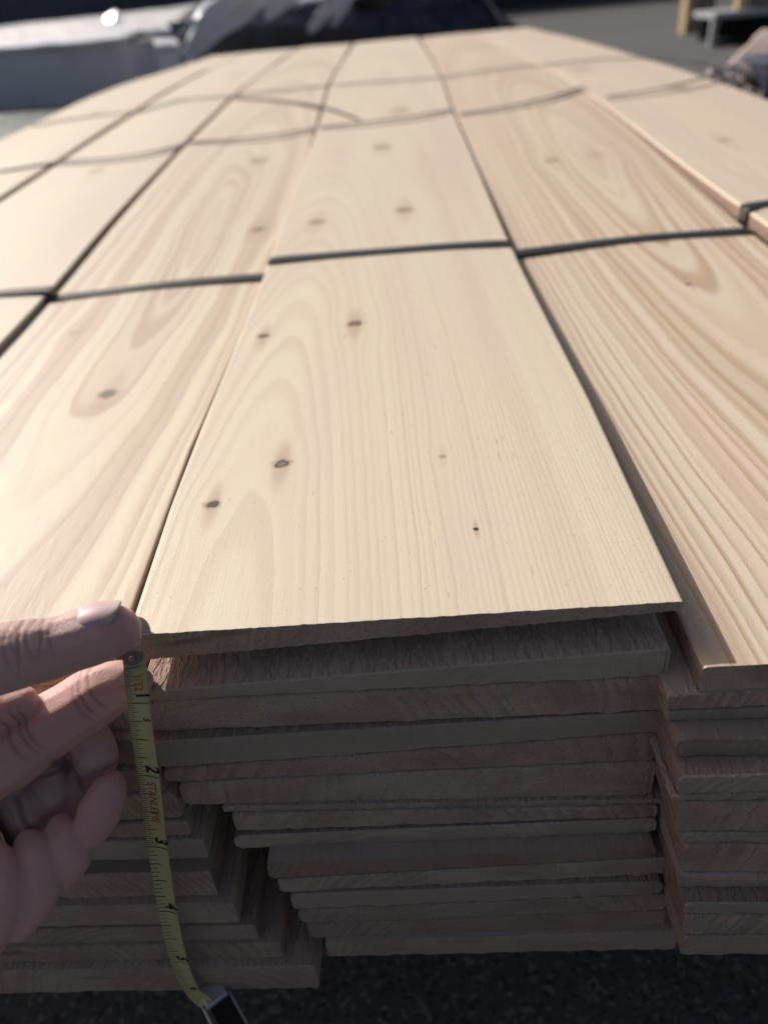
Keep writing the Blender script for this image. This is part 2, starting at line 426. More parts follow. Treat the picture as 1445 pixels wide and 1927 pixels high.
R2 = board('board', [woodR2, endB, roughA, roughB], lambda v: float(lin(v, _ys, _xs)) + .003, lambda v: float(lin(v, _ys, _xs)) + .003 + .20, 0, 0,
           .0, .0, .014, .014, lambda v, f: ztop('R2', min(v, 3.1)), LEN, nx=20, ny=60, power=1.2, wav=.001, seed=6, r=.002)
tag(R2, 'raised top board along the right edge of the pile, its left side standing proud', 'board')

# ---- boards below: corners measured on the photographed end faces
def under_rise(c, k, n):
    zz0 = ZT[c][0]
    nodes = [0, .008, .024, .030, .029] if c == 'C' else [max(0, z - zz0) for z in ZT[c]]
    s = 1 - .6 * k / n
    return lambda v, f: float(interp(min(v, 3.1), YN, nodes)) * s
def column(c, rows, z0, group_word, mats_cycle, labels, right_known=True, left_known=True):
    zl, zr = z0; n = len(rows)
    for k, (xl, ytl, ybl, xr, ytr, ybr) in enumerate(rows):
        if left_known: PL = W(xl, ytl, 2, zl)
        if right_known: PR = W(xr, ytr, 2, zr)
        if not right_known: PR = PL + np.array([.19, -.003, 0]); PR[2] = zr
        if not left_known: PL = PR + np.array([-.19, .002, 0]); PL[2] = zl
        if left_known: tl = zl - W(xl, ybl, 1, PL[1])[2]
        if right_known: tr = zr - W(xr, ybr, 1, PR[1])[2]
        if not right_known: tr = max(.004, .0155 - tl) if tl < .011 else tl
        if not left_known: tl = max(.004, .0155 - tr) if tr < .011 else tr
        tl = max(tl, .002); tr = max(tr, .002)
        o = board('board', mats_cycle[k % len(mats_cycle)], float(PL[0]), float(PR[0]), float(PL[1]), float(PR[1]), zl, zr, tl, tr,
                  under_rise(c, k, n), LEN - random.uniform(.0, .04), nx=44, ny=9, r=random.choice((.001, .0016, .0028)), jag=.00034, seed=100 + k * 7 + len(c) * 31 + ord(c[0]),
                  power=1.6, endb=.0006)
        tag(o, labels[k], 'board')
        zl -= tl + .0005; zr -= tr + .0005
    return zl, zr

CY = [[roughA, endA, roughB, roughB], [roughB, endA, roughA, roughA], [roughA, endB, roughA, roughB], [woodY, endB, roughA, roughA], [roughB, endA, roughA, roughB]]
rowsC = [(262, 1303, 1321, 1262, 1221, 1271), (268, 1323, 1379, 1254, 1273, 1337), (285, 1397, 1447, 1252, 1339, 1377),
         (305, 1449, 1473, 1242, 1379, 1430), (335, 1476, 1517, 1236, 1432, 1496), (418, 1519, 1529, 1256, 1505, 1513),
         (436, 1533, 1565, 1238, 1519, 1538), (438, 1575, 1598, 1237, 1541, 1566), (500, 1627, 1655, 1236, 1594, 1613),
         (522, 1657, 1680, 1260, 1615, 1645), (545, 1684, 1712, 1248, 1660, 1683), (560, 1714, 1738, 1258, 1685, 1712),
         (578, 1741, 1766, 1254, 1714, 1742), (612, 1775, 1801, 1277, 1752, 1786)]
labC = ['rough sawn board directly under the pinched board, ragged sunlit patch at its left',
        'thick board third from the top of the middle stack, cracked end grain',
        'fourth board down in the middle stack, thinner at its right end',
        'board fifth from the top of the middle stack, thicker at its right end',
        'sixth board down in the middle stack, left corner set back beside the tape',
        'thin sliver of board jutting out halfway down the middle stack',
        'eighth board down in the middle stack, rounded lighter left corner',
        'ninth board down in the middle stack, above a dark shadowed band',
        'tenth board down in the middle stack, below the dark shadowed band',
        'eleventh board down in the middle stack, sticking out at its right end',
        'fourth board from the bottom of the middle stack, stained dark',
        'third board from the bottom of the middle stack',
        'last but one board at the bottom of the middle stack',
        'bottom board of the middle stack with a pointed right corner']
labC[10] = 'twelfth board down in the middle stack, stained dark near its left'
column('C', rowsC, (-.0215, -.0152), 'middle', CY, labC)

rowsR = [(1258, 1309, 1337, 0, 0, 0), (1255, 1340, 1357, 0, 0, 0), (1274, 1392, 1426, 0, 0, 0), (1279, 1462, 1496, 0, 0, 0), (1262, 1498, 1508, 0, 0, 0),
         (1281, 1511, 1565, 0, 0, 0), (1283, 1569, 1585, 0, 0, 0), (1290, 1590, 1640, 0, 0, 0), (1284, 1646, 1670, 0, 0, 0), (1288, 1700, 1721, 0, 0, 0),
         (1290, 1723, 1758, 0, 0, 0), (1288, 1763, 1797, 0, 0, 0)]
labR = ['second board down in the right stack, shadowed and poking out to the left',
        'thin third board down in the right stack reaching furthest left',
        'fourth board down in the right stack under a dark recess',
        'fifth board down in the right stack with a rounded left corner',
        'very thin board in the upper half of the right stack',
        'thick speckled board in the middle of the right stack',
        'thin board just below the thick speckled one in the right stack',
        'eighth board down in the right stack, smooth and pale brown',
        'ninth board down in the right stack', 'third board from the bottom of the right stack, reddish',
        'last but one board at the bottom of the right stack', 'bottom board of the right stack']
labR[8] = 'ninth board down in the right stack, just under the smooth pale brown one'
zR = -.015 - .0118
column('R1', rowsR, (zR, zR), 'right', CY[1:] + CY[:1], labR, right_known=False)
rowsL = [(0, 0, 0, 232, 1330, 1375), (0, 0, 0, 246, 1392, 1440), (0, 0, 0, 300, 1449, 1490), (0, 0, 0, 330, 1494, 1540), (0, 0, 0, 352, 1545, 1574), (0, 0, 0, 382, 1580, 1617),
         (0, 0, 0, 395, 1641, 1686), (0, 0, 0, 440, 1700, 1738), (0, 0, 0, 480, 1742, 1769), (0, 0, 0, 528, 1775, 1803), (0, 0, 0, 592, 1818, 1860)]
labL = ['board behind the fingers, second from the top of the left stack',
        'board behind the fingertips, third from the top of the left stack',
        'fourth board down in the left stack, just right of the tape',
        'fifth board down in the left stack, ending beside the red tape lettering',
        'sixth board down in the left stack, level with the lower fingers',
        'seventh board down in the left stack, beside the number 3 on the tape',
        'eighth board down in the left stack, below the number 3 on the tape',
        'fourth board from the bottom of the left stack, beside the number 4 on the tape',
        'third board from the bottom of the left stack', 'last but one board at the bottom of the left stack',
        'bottom board of the left stack, its right end pale and projecting furthest']
labL[8] = 'third board from the bottom of the left stack, small dark knot in its end'
zL = -.018 - .0125
column('L1', rowsL, (zL, zL), 'left', CY[2:] + CY[:2], labL, left_known=False)

# boards lying under the outer top boards (seen only from the side)
for c, xx in (('L2', -.385), ('L3', -.585), ('R2', .40)):
    z = ZT[c][0] - .012 if c != 'R2' else -.011
    for k in range(11):
        t = .0185 if c != 'R2' else .0195
        o = board('board', CY[k % 5], xx + random.uniform(-.002, .001) + .0022 * k, xx + .187 + .0022 * k, random.uniform(-.006, .004), random.uniform(-.006, .004), z, z, t - .0006, t - .0006,
                  under_rise(c, k, 11), LEN, nx=8, ny=8, seed=300 + k)
        tag(o, 'board hidden below a top board in the outer stacks', 'board', 'boards hidden inside the outer stacks')
        z -= t

# ------------------------------------------------------------------ splinter beside the second board
def tube(P, R, seg=10, caps=True, flat=1.0):
    P = [np.array(p, float) for p in P]; verts = []; faces = []
    for i, p in enumerate(P):
        t = P[min(i + 1, len(P) - 1)] - P[max(i - 1, 0)]; t /= np.linalg.norm(t)
        a = np.cross(t, [0, .3, 1]); a /= np.linalg.norm(a); b = np.cross(t, a)
        for s in range(seg):
            q = 2 * math.pi * s / seg
            verts.append(p + R[i] * (math.cos(q) * a + flat * math.sin(q) * b))
    for i in range(len(P) - 1):
        for s in range(seg):
            s2 = (s + 1) % seg
            faces.append((i*seg+s, i*seg+s2, (i+1)*seg+s2, (i+1)*seg+s))
    if caps: faces += [tuple(range(seg))[::-1], tuple((len(P)-1)*seg + s for s in range(seg))]
    return pd(verts, faces)
sp = link('splinter', tube([W(1252, 1262, 1, -.004), W(1262, 1275, 1, -.006), W(1272, 1290, 1, -.008)], [.0005, .0007, .0003], 6), [plain('splinter_wood', (.5, .38, .28), .7, .3, 400)])
tag(sp, 'thin wood splinter hanging off the right corner of the second board', 'splinter')

# ------------------------------------------------------------------ strapping
g = G('black_strapping')
tc = g.n('ShaderNodeTexCoord', out=3)
wv_ = g.noise(tc, 900.0, 2.0)
strap_m = g.fin((.018, .020, .023), .32, g.bump(wv_, .3, .0003), Specular_IOR_Level=.5)
def ribbon(P, width, thick=.0008, across=(0, 1, 0), sub=6):
    P = np.array(P, float)
    # Catmull-Rom resample
    Q = []
    PP = np.vstack([2 * P[0] - P[1], P, 2 * P[-1] - P[-2]])
    for i in range(1, len(PP) - 2):
        for s in range(sub):
            t = s / sub
            Q.append(.5 * ((2*PP[i]) + (-PP[i-1]+PP[i+1])*t + (2*PP[i-1]-5*PP[i]+4*PP[i+1]-PP[i+2])*t*t + (-PP[i-1]+3*PP[i]-3*PP[i+1]+PP[i+2])*t**3))
    Q.append(P[-1]); Q = np.array(Q); V = []; F = []
    for i, p in enumerate(Q):
        t = Q[min(i + 1, len(Q) - 1)] - Q[max(i - 1, 0)]; t /= np.linalg.norm(t)
        a = np.array(across, float); a -= t * (a @ t); a /= np.linalg.norm(a); nn = np.cross(a, t)
        if nn[2] < 0 and abs(t[2]) < .7: nn = -nn
        for (sa, sn) in ((-1, 0), (1, 0), (1, 1), (-1, 1)):
            V.append(p + a * sa * width / 2 + nn * sn * thick)
    for i in range(len(Q) - 1):
        for s in range(4):
            s2 = (s + 1) % 4; F.append((4*i+s, 4*i+s2, 4*i+4+s2, 4*i+4+s))
    F += [(3, 2, 1, 0), tuple(len(V) - 4 + k for k in range(4))]
    bm = bmesh.new(); me = pd(V, F); bm.from_mesh(me); bmesh.ops.recalc_face_normals(bm, faces=bm.faces); bm.to_mesh(me); bm.free()
    return me
def strap(c, pts, label, drop_l=None, drop_r=None, lift=.0012, width=.0135, bow=0):
    P = [onsurf(px, py, c, lift) for px, py in pts]
    if bow:
        n = len(P)
        for i, p in enumerate(P): p[2] += bow * math.sin(math.pi * i / (n - 1))
    if drop_l: P = [P[0] + np.array([-.0016, 0, -drop_l]), P[0] + np.array([-.0015, 0, -.004])] + P
    if drop_r: P = P + [P[-1] + np.array([.0015, 0, -.004]), P[-1] + np.array([.0016, 0, -drop_r])]
    o = link('strap', ribbon(P, width), [strap_m])
    return tag(o, label, 'strap')
strap('C', [(512, 490), (600, 482), (730, 472), (850, 463), (952, 458)], 'black plastic strap across the middle board, nearest row, between two knotty areas', drop_l=.012, drop_r=.012)
strap('L1', [(100, 562), (200, 550), (300, 537), (400, 527), (497, 521)], 'black strap with a bluish sheen across the wavy grained board, left of the middle strap', drop_l=.012, drop_r=.012)
strap('L2', [(-170, 568), (-80, 560), (0, 552), (60, 547), (97, 545)], 'black strap end at the left edge of the photo, on the smooth pale board', drop_r=.01)
strap('R1', [(972, 477), (1080, 463), (1200, 449), (1300, 441), (1408, 434)], 'black strap across the pinkish board with arched grain', drop_l=.012, drop_r=.006)
strap('R2', [(1402, 392), (1425, 385), (1480, 378), (1560, 372), (1640, 368)], 'black strap folded over the raised right board at the right edge of the photo', drop_l=.0135)
strap('R1', [(866, 215), (950, 205), (1030, 188), (1098, 164)], 'blurred strap bowing across the arched grain board, second row', lift=.002, bow=.003, width=.0095)
strap('C', [(602, 240), (680, 235), (770, 224), (848, 207)], 'blurred strap crossing the middle board, second row', lift=.002, bow=.003, width=.0095)
strap('L1', [(355, 268), (450, 264), (520, 256), (598, 240)], 'blurred strap sagging across the board left of the middle one, second row', lift=.002, bow=.002, width=.0095)
strap('L2', [(112, 304), (200, 301), (280, 290), (348, 271)], 'blurred strap across the smooth pale board, second row', lift=.002, bow=.002, width=.0095)
strap('L3', [(-90, 332), (-30, 326), (40, 316), (118, 303)], 'blurred strap on the leftmost board, second row', lift=.001, bow=0, width=.0095)
strap('L3', [(60, 237), (120, 226), (190, 217), (266, 209)], 'faint far strap on the leftmost board, third row', lift=.001, bow=0, width=.0095)
strap('L2', [(254, 211), (320, 195), (380, 186), (438, 181)], 'faint far strap on the smooth pale board, third row', lift=.002, bow=.002, width=.0095)
strap('L1', [(444, 180), (500, 174), (560, 168), (618, 161)], 'faint far strap left of the middle board, third row', lift=.002, bow=.002, width=.0095)
strap('C', [(624, 160), (700, 156), (760, 152), (828, 145)], 'faint far strap across the middle board, third row', lift=.002, bow=.002, width=.0095)
strap('R1', [(834, 145), (890, 138), (950, 130), (1010, 122)], 'faint far strap on the arched grain board, third row', lift=.002, bow=.002, width=.0095)
strap('L1', [(440, 184), (500, 187), (560, 193), (620, 206), (655, 218), (682, 229)], 'loose strap end lying diagonally over two boards, its tip near the middle board', lift=.003, width=.009)
# slack loop on the far right board
P = [onsurf(px, py, 'R2', .003) for px, py in [(1140, 183), (1230, 174), (1300, 161), (1345, 148), (1352, 138), (1318, 120), (1240, 110), (1150, 110), (1060, 118), (1015, 124)]]
for i in range(len(P)): P[i][2] += .006 * math.sin(math.pi * min(i, 5) / 5)
tag(link('strap', ribbon(P, .0095), [strap_m]), 'slack strap looped back on itself at the far right edge of the pile', 'strap')

# ------------------------------------------------------------------ tape measure
INCH = .0345
BY = [-.0035, -.021, -.026, -.029, -.031, -.032, -.0335, -.036]
BP = [(250, 1192), (262, 1323), (281, 1460), (298, 1594), (317, 1715), (339, 1810), (364, 1864), (392, 1889)]
BPT = np.array([W(*p, 1, y) for p, y in zip(BP, BY)])
th = rad(6)
WV = np.array([math.cos(th), -math.sin(th), 0])
def blade_pt(s):                               # s in printed inches
    i = int(min(max(math.floor(s), 0), len(BPT) - 2)); t = s - i
    PP = lambda k: BPT[min(max(k, 0), len(BPT) - 1)] if 0 <= k < len(BPT) else (2 * BPT[0] - BPT[1] if k < 0 else 2 * BPT[-1] - BPT[-2])
    a, b, c, d = PP(i - 1), PP(i), PP(i + 1), PP(i + 2)
    return .5 * ((2*b) + (-a+c)*t + (2*a-5*b+4*c-d)*t*t + (-a+3*b-3*c+d)*t**3)
def blade_fr(s):
    p = blade_pt(s); t = blade_pt(s + .01) - blade_pt(s - .01); t /= np.linalg.norm(t)
    tw = 0
    wv = np.array([math.cos(th + tw), -math.sin(th + tw), 0]); wv = wv - t * (wv @ t); wv /= np.linalg.norm(wv)
    n = np.cross(wv, t)
    if n @ (CAM - p) < 0: n = -n
    return p, wv, n
BW = .0078
def bmap(s, a, off=0.0):                      # a: -.5 .. .5 across the blade; printed face is concave towards the camera
    p, wv, n = blade_fr(s)
    return p + wv * a * BW + n * (((2 * a) ** 2) * .0006 + off)
tm = empty('tape_measure', tuple(BPT[-1]))
tag(tm, 'yellow steel tape measure hooked on the board corner and hanging down to its case', 'tape measure')
ylw = plain('tape_yellow', (.60, .52, .25), .4, 0, 300, .06)
blk = plain('tape_print_black', (.015, .014, .013), .5)
redp = plain('tape_print_red', (.50, .10, .04), .5)
steel = plain('hook_steel', (.42, .42, .44), .38, .2, 500, .1, Metallic=1.0)
V = []; F = []; ns = 140; na = 9
S0, S1_ = .30, 6.95
for i in range(ns):
    s = S0 + (S1_ - S0) * i / (ns - 1)
    for j in range(na): V.append(bmap(s, -.5 + j / (na - 1)))
for i in range(ns):
    s = S0 + (S1_ - S0) * i / (ns - 1)
    for j in range(na): V.append(bmap(s, -.5 + j / (na - 1), -.00022))
o2 = ns * na
for i in range(ns - 1):
    for j in range(na - 1):
        a = i * na + j; F.append((a, a + 1, a + na + 1, a + na)); F.append((o2 + a, o2 + a + na, o2 + a + na + 1, o2 + a + 1))
    a = i * na; F.append((a, a + na, o2 + a + na, o2 + a)); a += na - 1; F.append((a, o2 + a, o2 + a + na, a + na))
blade = to_local(link('blade', pd(V, F), [ylw], smooth=True), tm)
# graduations
V = []; F = []
def tick(s, a0, a1, wd, V=V, F=F):
    b = len(V); m = 5
    for k in range(m):
        a = a0 + (a1 - a0) * k / (m - 1)
        V.append(bmap(s - wd / 2, a, .00007)); V.append(bmap(s + wd / 2, a, .00007))
    for k in range(m - 1): F.append((b + 2*k, b + 2*k + 1, b + 2*k + 3, b + 2*k + 2))
for q in range(int(.5 * 32), int(6.6 * 32)):
    s = q / 32
    if q % 32 == 0: L = .97
    elif q % 16 == 0: L = .70
    elif q % 8 == 0: L = .52
    elif q % 4 == 0: L = .42
    elif q % 2 == 0: L = .33
    else: L = .24
    if q % 2 and s > 2.99: continue
    tick(s, -.49, -.49 + L, .008 if q % 8 else .012)
tk = to_local(link('graduation_marks', pd(V, F), [blk]), tm); tk['kind'] = 'stuff'
def text_on_blade(txt, s, a, h_in, mat, name, bold=.012, stretch=1.0):
    """lettering turned a quarter turn clockwise: reading direction runs down the blade, letter tops to the right"""
    cu = bpy.data.curves.new('t', 'FONT'); cu.body = txt; cu.size = 1; cu.align_x = 'CENTER'; cu.offset = bold; cu.resolution_u = 4
    cu.align_y = 'CENTER'
    ob = bpy.data.objects.new('t', cu); COL.objects.link(ob)
    bpy.context.view_layer.update()
    me = bpy.data.meshes.new_from_object(ob.evaluated_get(bpy.context.evaluated_depsgraph_get()))
    bpy.data.objects.remove(ob); bpy.data.curves.remove(cu)
    bm = bmesh.new(); bm.from_mesh(me)
    for _ in range(2):
        es = [e for e in bm.edges if e.calc_length() > .25]
        if es: bmesh.ops.subdivide_edges(bm, edges=es, cuts=1)
    bmesh.ops.triangulate(bm, faces=bm.faces)
    for vv in bm.verts:
        x, y = vv.co.x, vv.co.y
        P = bmap(s + x * h_in * stretch, a + y * h_in / (BW / INCH), .00009)
        vv.co = Vector(P)
    bmesh.ops.recalc_face_normals(bm, faces=bm.faces)
    bm.to_mesh(me); bm.free(); me.materials.clear()
    return to_local(link(name, me, [mat]), tm)
for k in range(1, 7): text_on_blade(str(k), k - .10, .20, .205, blk, 'numeral', .03)
text_on_blade('5', 1.22, .26, .11, blk, 'numeral', .02)
text_on_blade('STANLEY®', 2.36, .06, .125, redp, 'lettering', .012, .92)
text_on_blade('1/32', .72, .06, .13, redp, 'lettering', .012, 1.0)
# hook: mounting plate, folded tab, rivets
def plate(poly, thick, fn, name, mat, parent):
    bm = bmesh.new(); vs = [bm.verts.new(fn(a, b, 0)) for a, b in poly]; f = bm.faces.new(vs)
    r = bmesh.ops.extrude_face_region(bm, geom=[f]); nv = [e for e in r['geom'] if isinstance(e, bmesh.types.BMVert)]
    for vtx, (a, b) in zip(vs, poly): pass
    for i, vtx in enumerate(vs):
        co = vtx.co.copy()
        q = min(nv, key=lambda z: (z.co - co).length); q.co = Vector(fn(*poly[i], thick))
    bmesh.ops.recalc_face_normals(bm, faces=bm.faces)
    bmesh.ops.triangulate(bm, faces=[f for f in bm.faces if len(f.verts) > 4])
    me = bpy.data.meshes.new('m'); bm.to_mesh(me); bm.free()
    return to_local(link(name, me, [mat]), parent)
def hookfn(a, s, t):
    p, wv, n = blade_fr(s); return Vector(p + wv * a * BW + n * (.0006 + t))
poly = []
for k in range(9):
    q = math.pi * k / 8; poly.append((-.02 + .44 * math.cos(q), .38 + .09 * math.sin(q)))
poly += [(-.46, .32), (-.66, .34), (-.9, .31), (-1.08, .24), (-1.18, .12), (-1.1, -.02), (.42, -.02)]
hook = plate(poly, .0008, hookfn, 'hook', steel, tm)
for s in (.13, .38):
    p, wv, n = blade_fr(s); bm = bmesh.new(); bmesh.ops.create_uvsphere(bm, u_segments=14, v_segments=8, radius=.0010)
    me = bpy.data.meshes.new('m'); bm.to_mesh(me); bm.free()
    rv = link('rivet', me, [steel], smooth=True)
    c = p + wv * (-.35 if s < .2 else -.08) * BW + n * .0012
    rv.matrix_world = Matrix.Translation(c) @ Vector(n).to_track_quat('Z', 'Y').to_matrix().to_4x4() @ Matrix.Diagonal((1, 1, .45, 1))
    rv.parent = hook; rv.matrix_parent_inverse = (Matrix.Translation(tm.location).inverted()).inverted() @ Matrix.Translation(-tm.location) @ Matrix.Identity(4)
    rv.matrix_parent_inverse = Matrix.Identity(4)
# tab folded over the board's top, rounded like a coin
tab = []
for k in range(25):
    q = 2 * math.pi * k / 24
    if k < 24: tab.append((math.cos(q), math.sin(q)))
tc0 = W(263, 1190, 2, .0006)
def tabfn(a, b, t):
    bb_ = max(b, -.25); return Vector(tc0 + np.array([.0038 * a, .0022 * bb_ + t * .8, .0052 * bb_ - t * .5]))
dull = plain('hook_dull_steel', (.46, .44, .47), .5, .1, 400, .08, Metallic=.3)
tabo = plate(tab, .0009, tabfn, 'hook_tab', dull, tm)
# case: rounded chrome and black shell, its mouth at the lower end of the blade
def rounded_prism(half_w, half_h, depth, rad_, seg=8, inset=.002):
    """outline in local x,z; depth along y"""
    pts = []
    for cx_, cz_, q0 in ((1, 1, 0), (-1, 1, 90), (-1, -1, 180), (1, -1, 270)):
        for k in range(seg + 1):
            q = rad(q0 + 90 * k / seg); pts.append((cx_ * (half_w - rad_) + rad_ * math.cos(q), cz_ * (half_h - rad_) + rad_ * math.sin(q)))
    V = []; F = []; n = len(pts)
    prof = [(-depth / 2, inset), (-depth / 2 + inset, 0), (depth / 2 - inset, 0), (depth / 2, inset)]
    for (y, ins) in prof:
        for (x, z) in pts: V.append((x * (1 - ins / half_w), y, z * (1 - ins / half_h)))
    for k in range(3):
        for i in range(n):
            j = (i + 1) % n; F.append((k*n+i, (k+1)*n+i, (k+1)*n+j, k*n+j))
    F += [tuple(range(n)), tuple(3*n + i for i in range(n))[::-1]]
    me = pd(V, F); bm = bmesh.new(); bm.from_mesh(me); bmesh.ops.recalc_face_normals(bm, faces=bm.faces); bm.to_mesh(me); bm.free()
    return me
chrome = plain('case_chrome', (.72, .74, .78), .25, .05, 60, .1, Metallic=.55)
cblack = plain('case_black', (.02, .02, .022), .35, .1, 300)
mouth = BPT[-1]
cmat = Matrix.Translation(Vector(mouth) + Vector((.0160, -.0150, -.0280))) @ Matrix.Rotation(rad(-53), 4, 'Z')
case = link('case', rounded_prism(.030, .028, .0105, .010, inset=.0012), [cblack], smooth=False); case.data.transform(cmat); to_local(case, tm)
for sgn in (-1, 1):
    me = rounded_prism(.0285, .0265, .0016, .009, inset=.0004); me.transform(Matrix.Translation((0, sgn * .0060, 0))); me.transform(cmat)
    to_local(link('side_panel', me, [chrome]), tm)
me = boxes_mesh([((-.024, 0, .0285), (.010, .0105, .003), 0)], .0008); me.transform(cmat)
to_local(link('mouth_guard', me, [chrome]), tm)

# ------------------------------------------------------------------ hand
g = G('skin')
tc = g.n('ShaderNodeTexCoord', out=3)
n1 = g.noise(tc, 55.0, 3.0); n2 = g.noise(tc, 420.0, 3.0)
vor = g.n('ShaderNodeTexVoronoi', {'Vector': tc, 'Scale': 900.0}, out=0, feature='DISTANCE_TO_EDGE')
at = g.n('ShaderNodeAttribute', out=2, attribute_name='crease')
tip = g.n('ShaderNodeAttribute', out=2, attribute_name='flush')
col = g.mix(n1, (.60, .39, .345), (.68, .47, .415))
col = g.mix(g.mul(tip, .55), col, (.66, .31, .30))
col = g.mix(g.ss(n2, .55, .8, 0.0, .3), col, (.42, .20, .17))
col = g.mix(g.mul(at, .55), col, (.30, .13, .11))
h = g.add(g.mul(n2, .5), g.ss(vor, 0.0, .12, 0.0, .5))
skin = g.fin(col, .48, g.bump(h, .35, .0006), Subsurface_Weight=.22, Subsurface_Scale=.006, Specular_IOR_Level=.4)
skin.node_tree.nodes['Principled BSDF'].inputs['Subsurface Radius'].default_value = (1, .35, .2)

chains = dict(   # px, py, radius in px, depth
    thumb=[(-150, 1270, 84, .232), (-70, 1252, 78, .236), (0, 1240, 71, .240), (50, 1229, 66, .243), (90, 1222, 62, .246), (125, 1212, 59, .248), (165, 1199, 60, .2495), (200, 1189, 55, .250), (220, 1185, 47, .2505), (234, 1182, 33, .2505)],
    index=[(-170, 1500, 80, .262), (-80, 1468, 78, .262), (0, 1428, 74, .262), (60, 1388, 66, .264), (100, 1362, 63, .266), (140, 1338, 61, .268), (185, 1308, 59, .270), (222, 1291, 50, .272), (250, 1284, 36, .273), (266, 1281, 24, .273)],
    middle=[(-160, 1540, 60, .290), (-40, 1480, 58, .288), (70, 1420, 54, .285), (140, 1385, 48, .281), (166, 1396, 47, .278), (182, 1428, 42, .275)],
    middle_end=[(206, 1476, 30, .266), (202, 1496, 37, .263), (188, 1528, 42, .260), (172, 1562, 34, .259), (160, 1584, 22, .259)],
    ring_finger=[(-140, 1600, 56, .284), (-20, 1500, 52, .281), (60, 1446, 46, .279), (92, 1462, 44, .276), (104, 1500, 38, .272)],
    ring_end=[(118, 1562, 32, .261), (132, 1588, 40, .257), (134, 1616, 38, .255), (122, 1648, 26, .255)],
    little=[(-140, 1640, 50, .276), (-50, 1550, 46, .275), (10, 1498, 40, .273), (36, 1516, 40, .270), (50, 1546, 36, .267)],
    little_end=[(56, 1590, 30, .257), (74, 1620, 39, .252), (78, 1664, 40, .249), (64, 1706, 34, .248), (36, 1746, 26, .247)],
    heel=[(-60, 1590, 36, .254), (-14, 1618, 36, .248), (4, 1656, 38, .244), (0, 1712, 38, .242), (-26, 1770, 40, .241)],
    back=[(-120, 1600, 70, .282), (0, 1570, 56, .281), (70, 1560, 52, .277), (122, 1510, 44, .276), (140, 1462, 38, .279)],
    back_low=[(-40, 1640, 56, .268), (30, 1640, 42, .264), (80, 1610, 38, .266), (120, 1570, 34, .266)],
    palm=[(-190, 1430, 110, .268), (-150, 1560, 100, .268), (-110, 1680, 90, .256), (-90, 1760, 80, .252)],
    web=[(-150, 1330, 85, .248), (-60, 1345, 48, .252), (0, 1335, 36, .256), (45, 1318, 28, .258)],
    wrist=[(-190, 1430, 110, .258), (-330, 1500, 130, .256), (-520, 1600, 140, .256)])
bm = bmesh.new(); axes = {}
for nm, ch in chains.items():
    P = [D(a, b, d) for a, b, r, d in ch]; R = [r * d / FPX for a, b, r, d in ch]
    axes[nm] = (np.array(P), np.array(R))
    for i in range(len(P) - 1):
        L = np.linalg.norm(P[i + 1] - P[i]); st = max(2, int(L / .0011))
        for k in range(st + (1 if i == len(P) - 2 else 0)):
            t = k / st; t2 = t
            # smooth radius, linear position (Catmull-Rom)
            a = P[i - 1] if i > 0 else 2 * P[0] - P[1]; d_ = P[i + 2] if i + 2 < len(P) else 2 * P[-1] - P[-2]
            b, c = P[i], P[i + 1]
            pt = .5 * ((2*b) + (-a+c)*t + (2*a-5*b+4*c-d_)*t*t + (-a+3*b-3*c+d_)*t**3)
            rr = R[i] + (R[i + 1] - R[i]) * t2
            bmesh.ops.create_icosphere(bm, subdivisions=2, radius=rr, matrix=Matrix.Translation(pt))
me = bpy.data.meshes.new('m'); bm.to_mesh(me); bm.free()
tmp = bpy.data.objects.new('tmp', me); COL.objects.link(tmp)
rm = tmp.modifiers.new('r', 'REMESH'); rm.mode = 'VOXEL'; rm.voxel_size = .0007
s_ = tmp.modifiers.new('s', 'SMOOTH'); s_.factor = .5; s_.iterations = 4
bpy.context.view_layer.update()
hm = bpy.data.meshes.new_from_object(tmp.evaluated_get(bpy.context.evaluated_depsgraph_get()))
bpy.data.objects.remove(tmp)
nv = len(hm.vertices); co = np.empty(nv * 3); hm.vertices.foreach_get('co', co); co = co.reshape(-1, 3)
no = np.empty(nv * 3); hm.vertices.foreach_get('normal', no); no = no.reshape(-1, 3)
crease = np.zeros(nv); flush = np.zeros(nv)
def groove(px, py, depth, dirpx, half_px, width_px, deep, curv=0.0, limit=.02):
    """a skin fold drawn across a finger: centre, direction along the finger in the picture plane"""
    global co
    c = D(px, py, depth); sc = depth / FPX
    d = RT * dirpx[0] - UP * dirpx[1]; d /= np.linalg.norm(d)
    e = np.cross(d, FW); e /= np.linalg.norm(e)
    rel = co - c
    al = rel @ d; ac = rel @ e
    al = al - curv * ac * ac / (half_px * sc)
    near = np.linalg.norm(rel, axis=1) < limit
    wgt = np.exp(-(al / (width_px * sc)) ** 2) * np.exp(-(np.abs(ac) / (half_px * sc)) ** 4) * near
    crease[:] = np.maximum(crease, wgt)
    co -= no * (wgt * deep)[:, None]
for px, half, dp, cv in ((40, 50, .00022, .1), (61, 60, .00045, -.15), (72, 42, .00025, .25), (93, 36, .0003, -.2), (104, 30, .0002, .1), (17, 50, .00018, 0), (50, 30, .0002, .4), (-9, 60, .0002, 0)):
    groove(px, 1205 - .15 * px + 0, .243, (1, -.22), half, 2.2, dp * .75, cv, .018)
for px, py, dp in ((52, 1372, .0008), (62, 1366, .0006), (36, 1384, .0004), (150, 1312, .0008), (166, 1302, .0006), (140, 1320, .0004)):
    groove(px, py, .258, (1, -.55), 50, 3.4, dp * .65, .15, .018)
for px, py, dr, d in ((196, 1450, (.3, 1), .268), (100, 1448, (.2, 1), .274)):
    groove(px, py, d, dr, 40, 3.5, .0004, .1, .010)
for px, py, dr, d in ((137, 1440, (1, -.42), .272), (64, 1515, (1, -.62), .271), (118, 1415, (1, -.45), .275)):
    groove(px, py, d, dr, 46, 4.5, .0015, 0, .013)
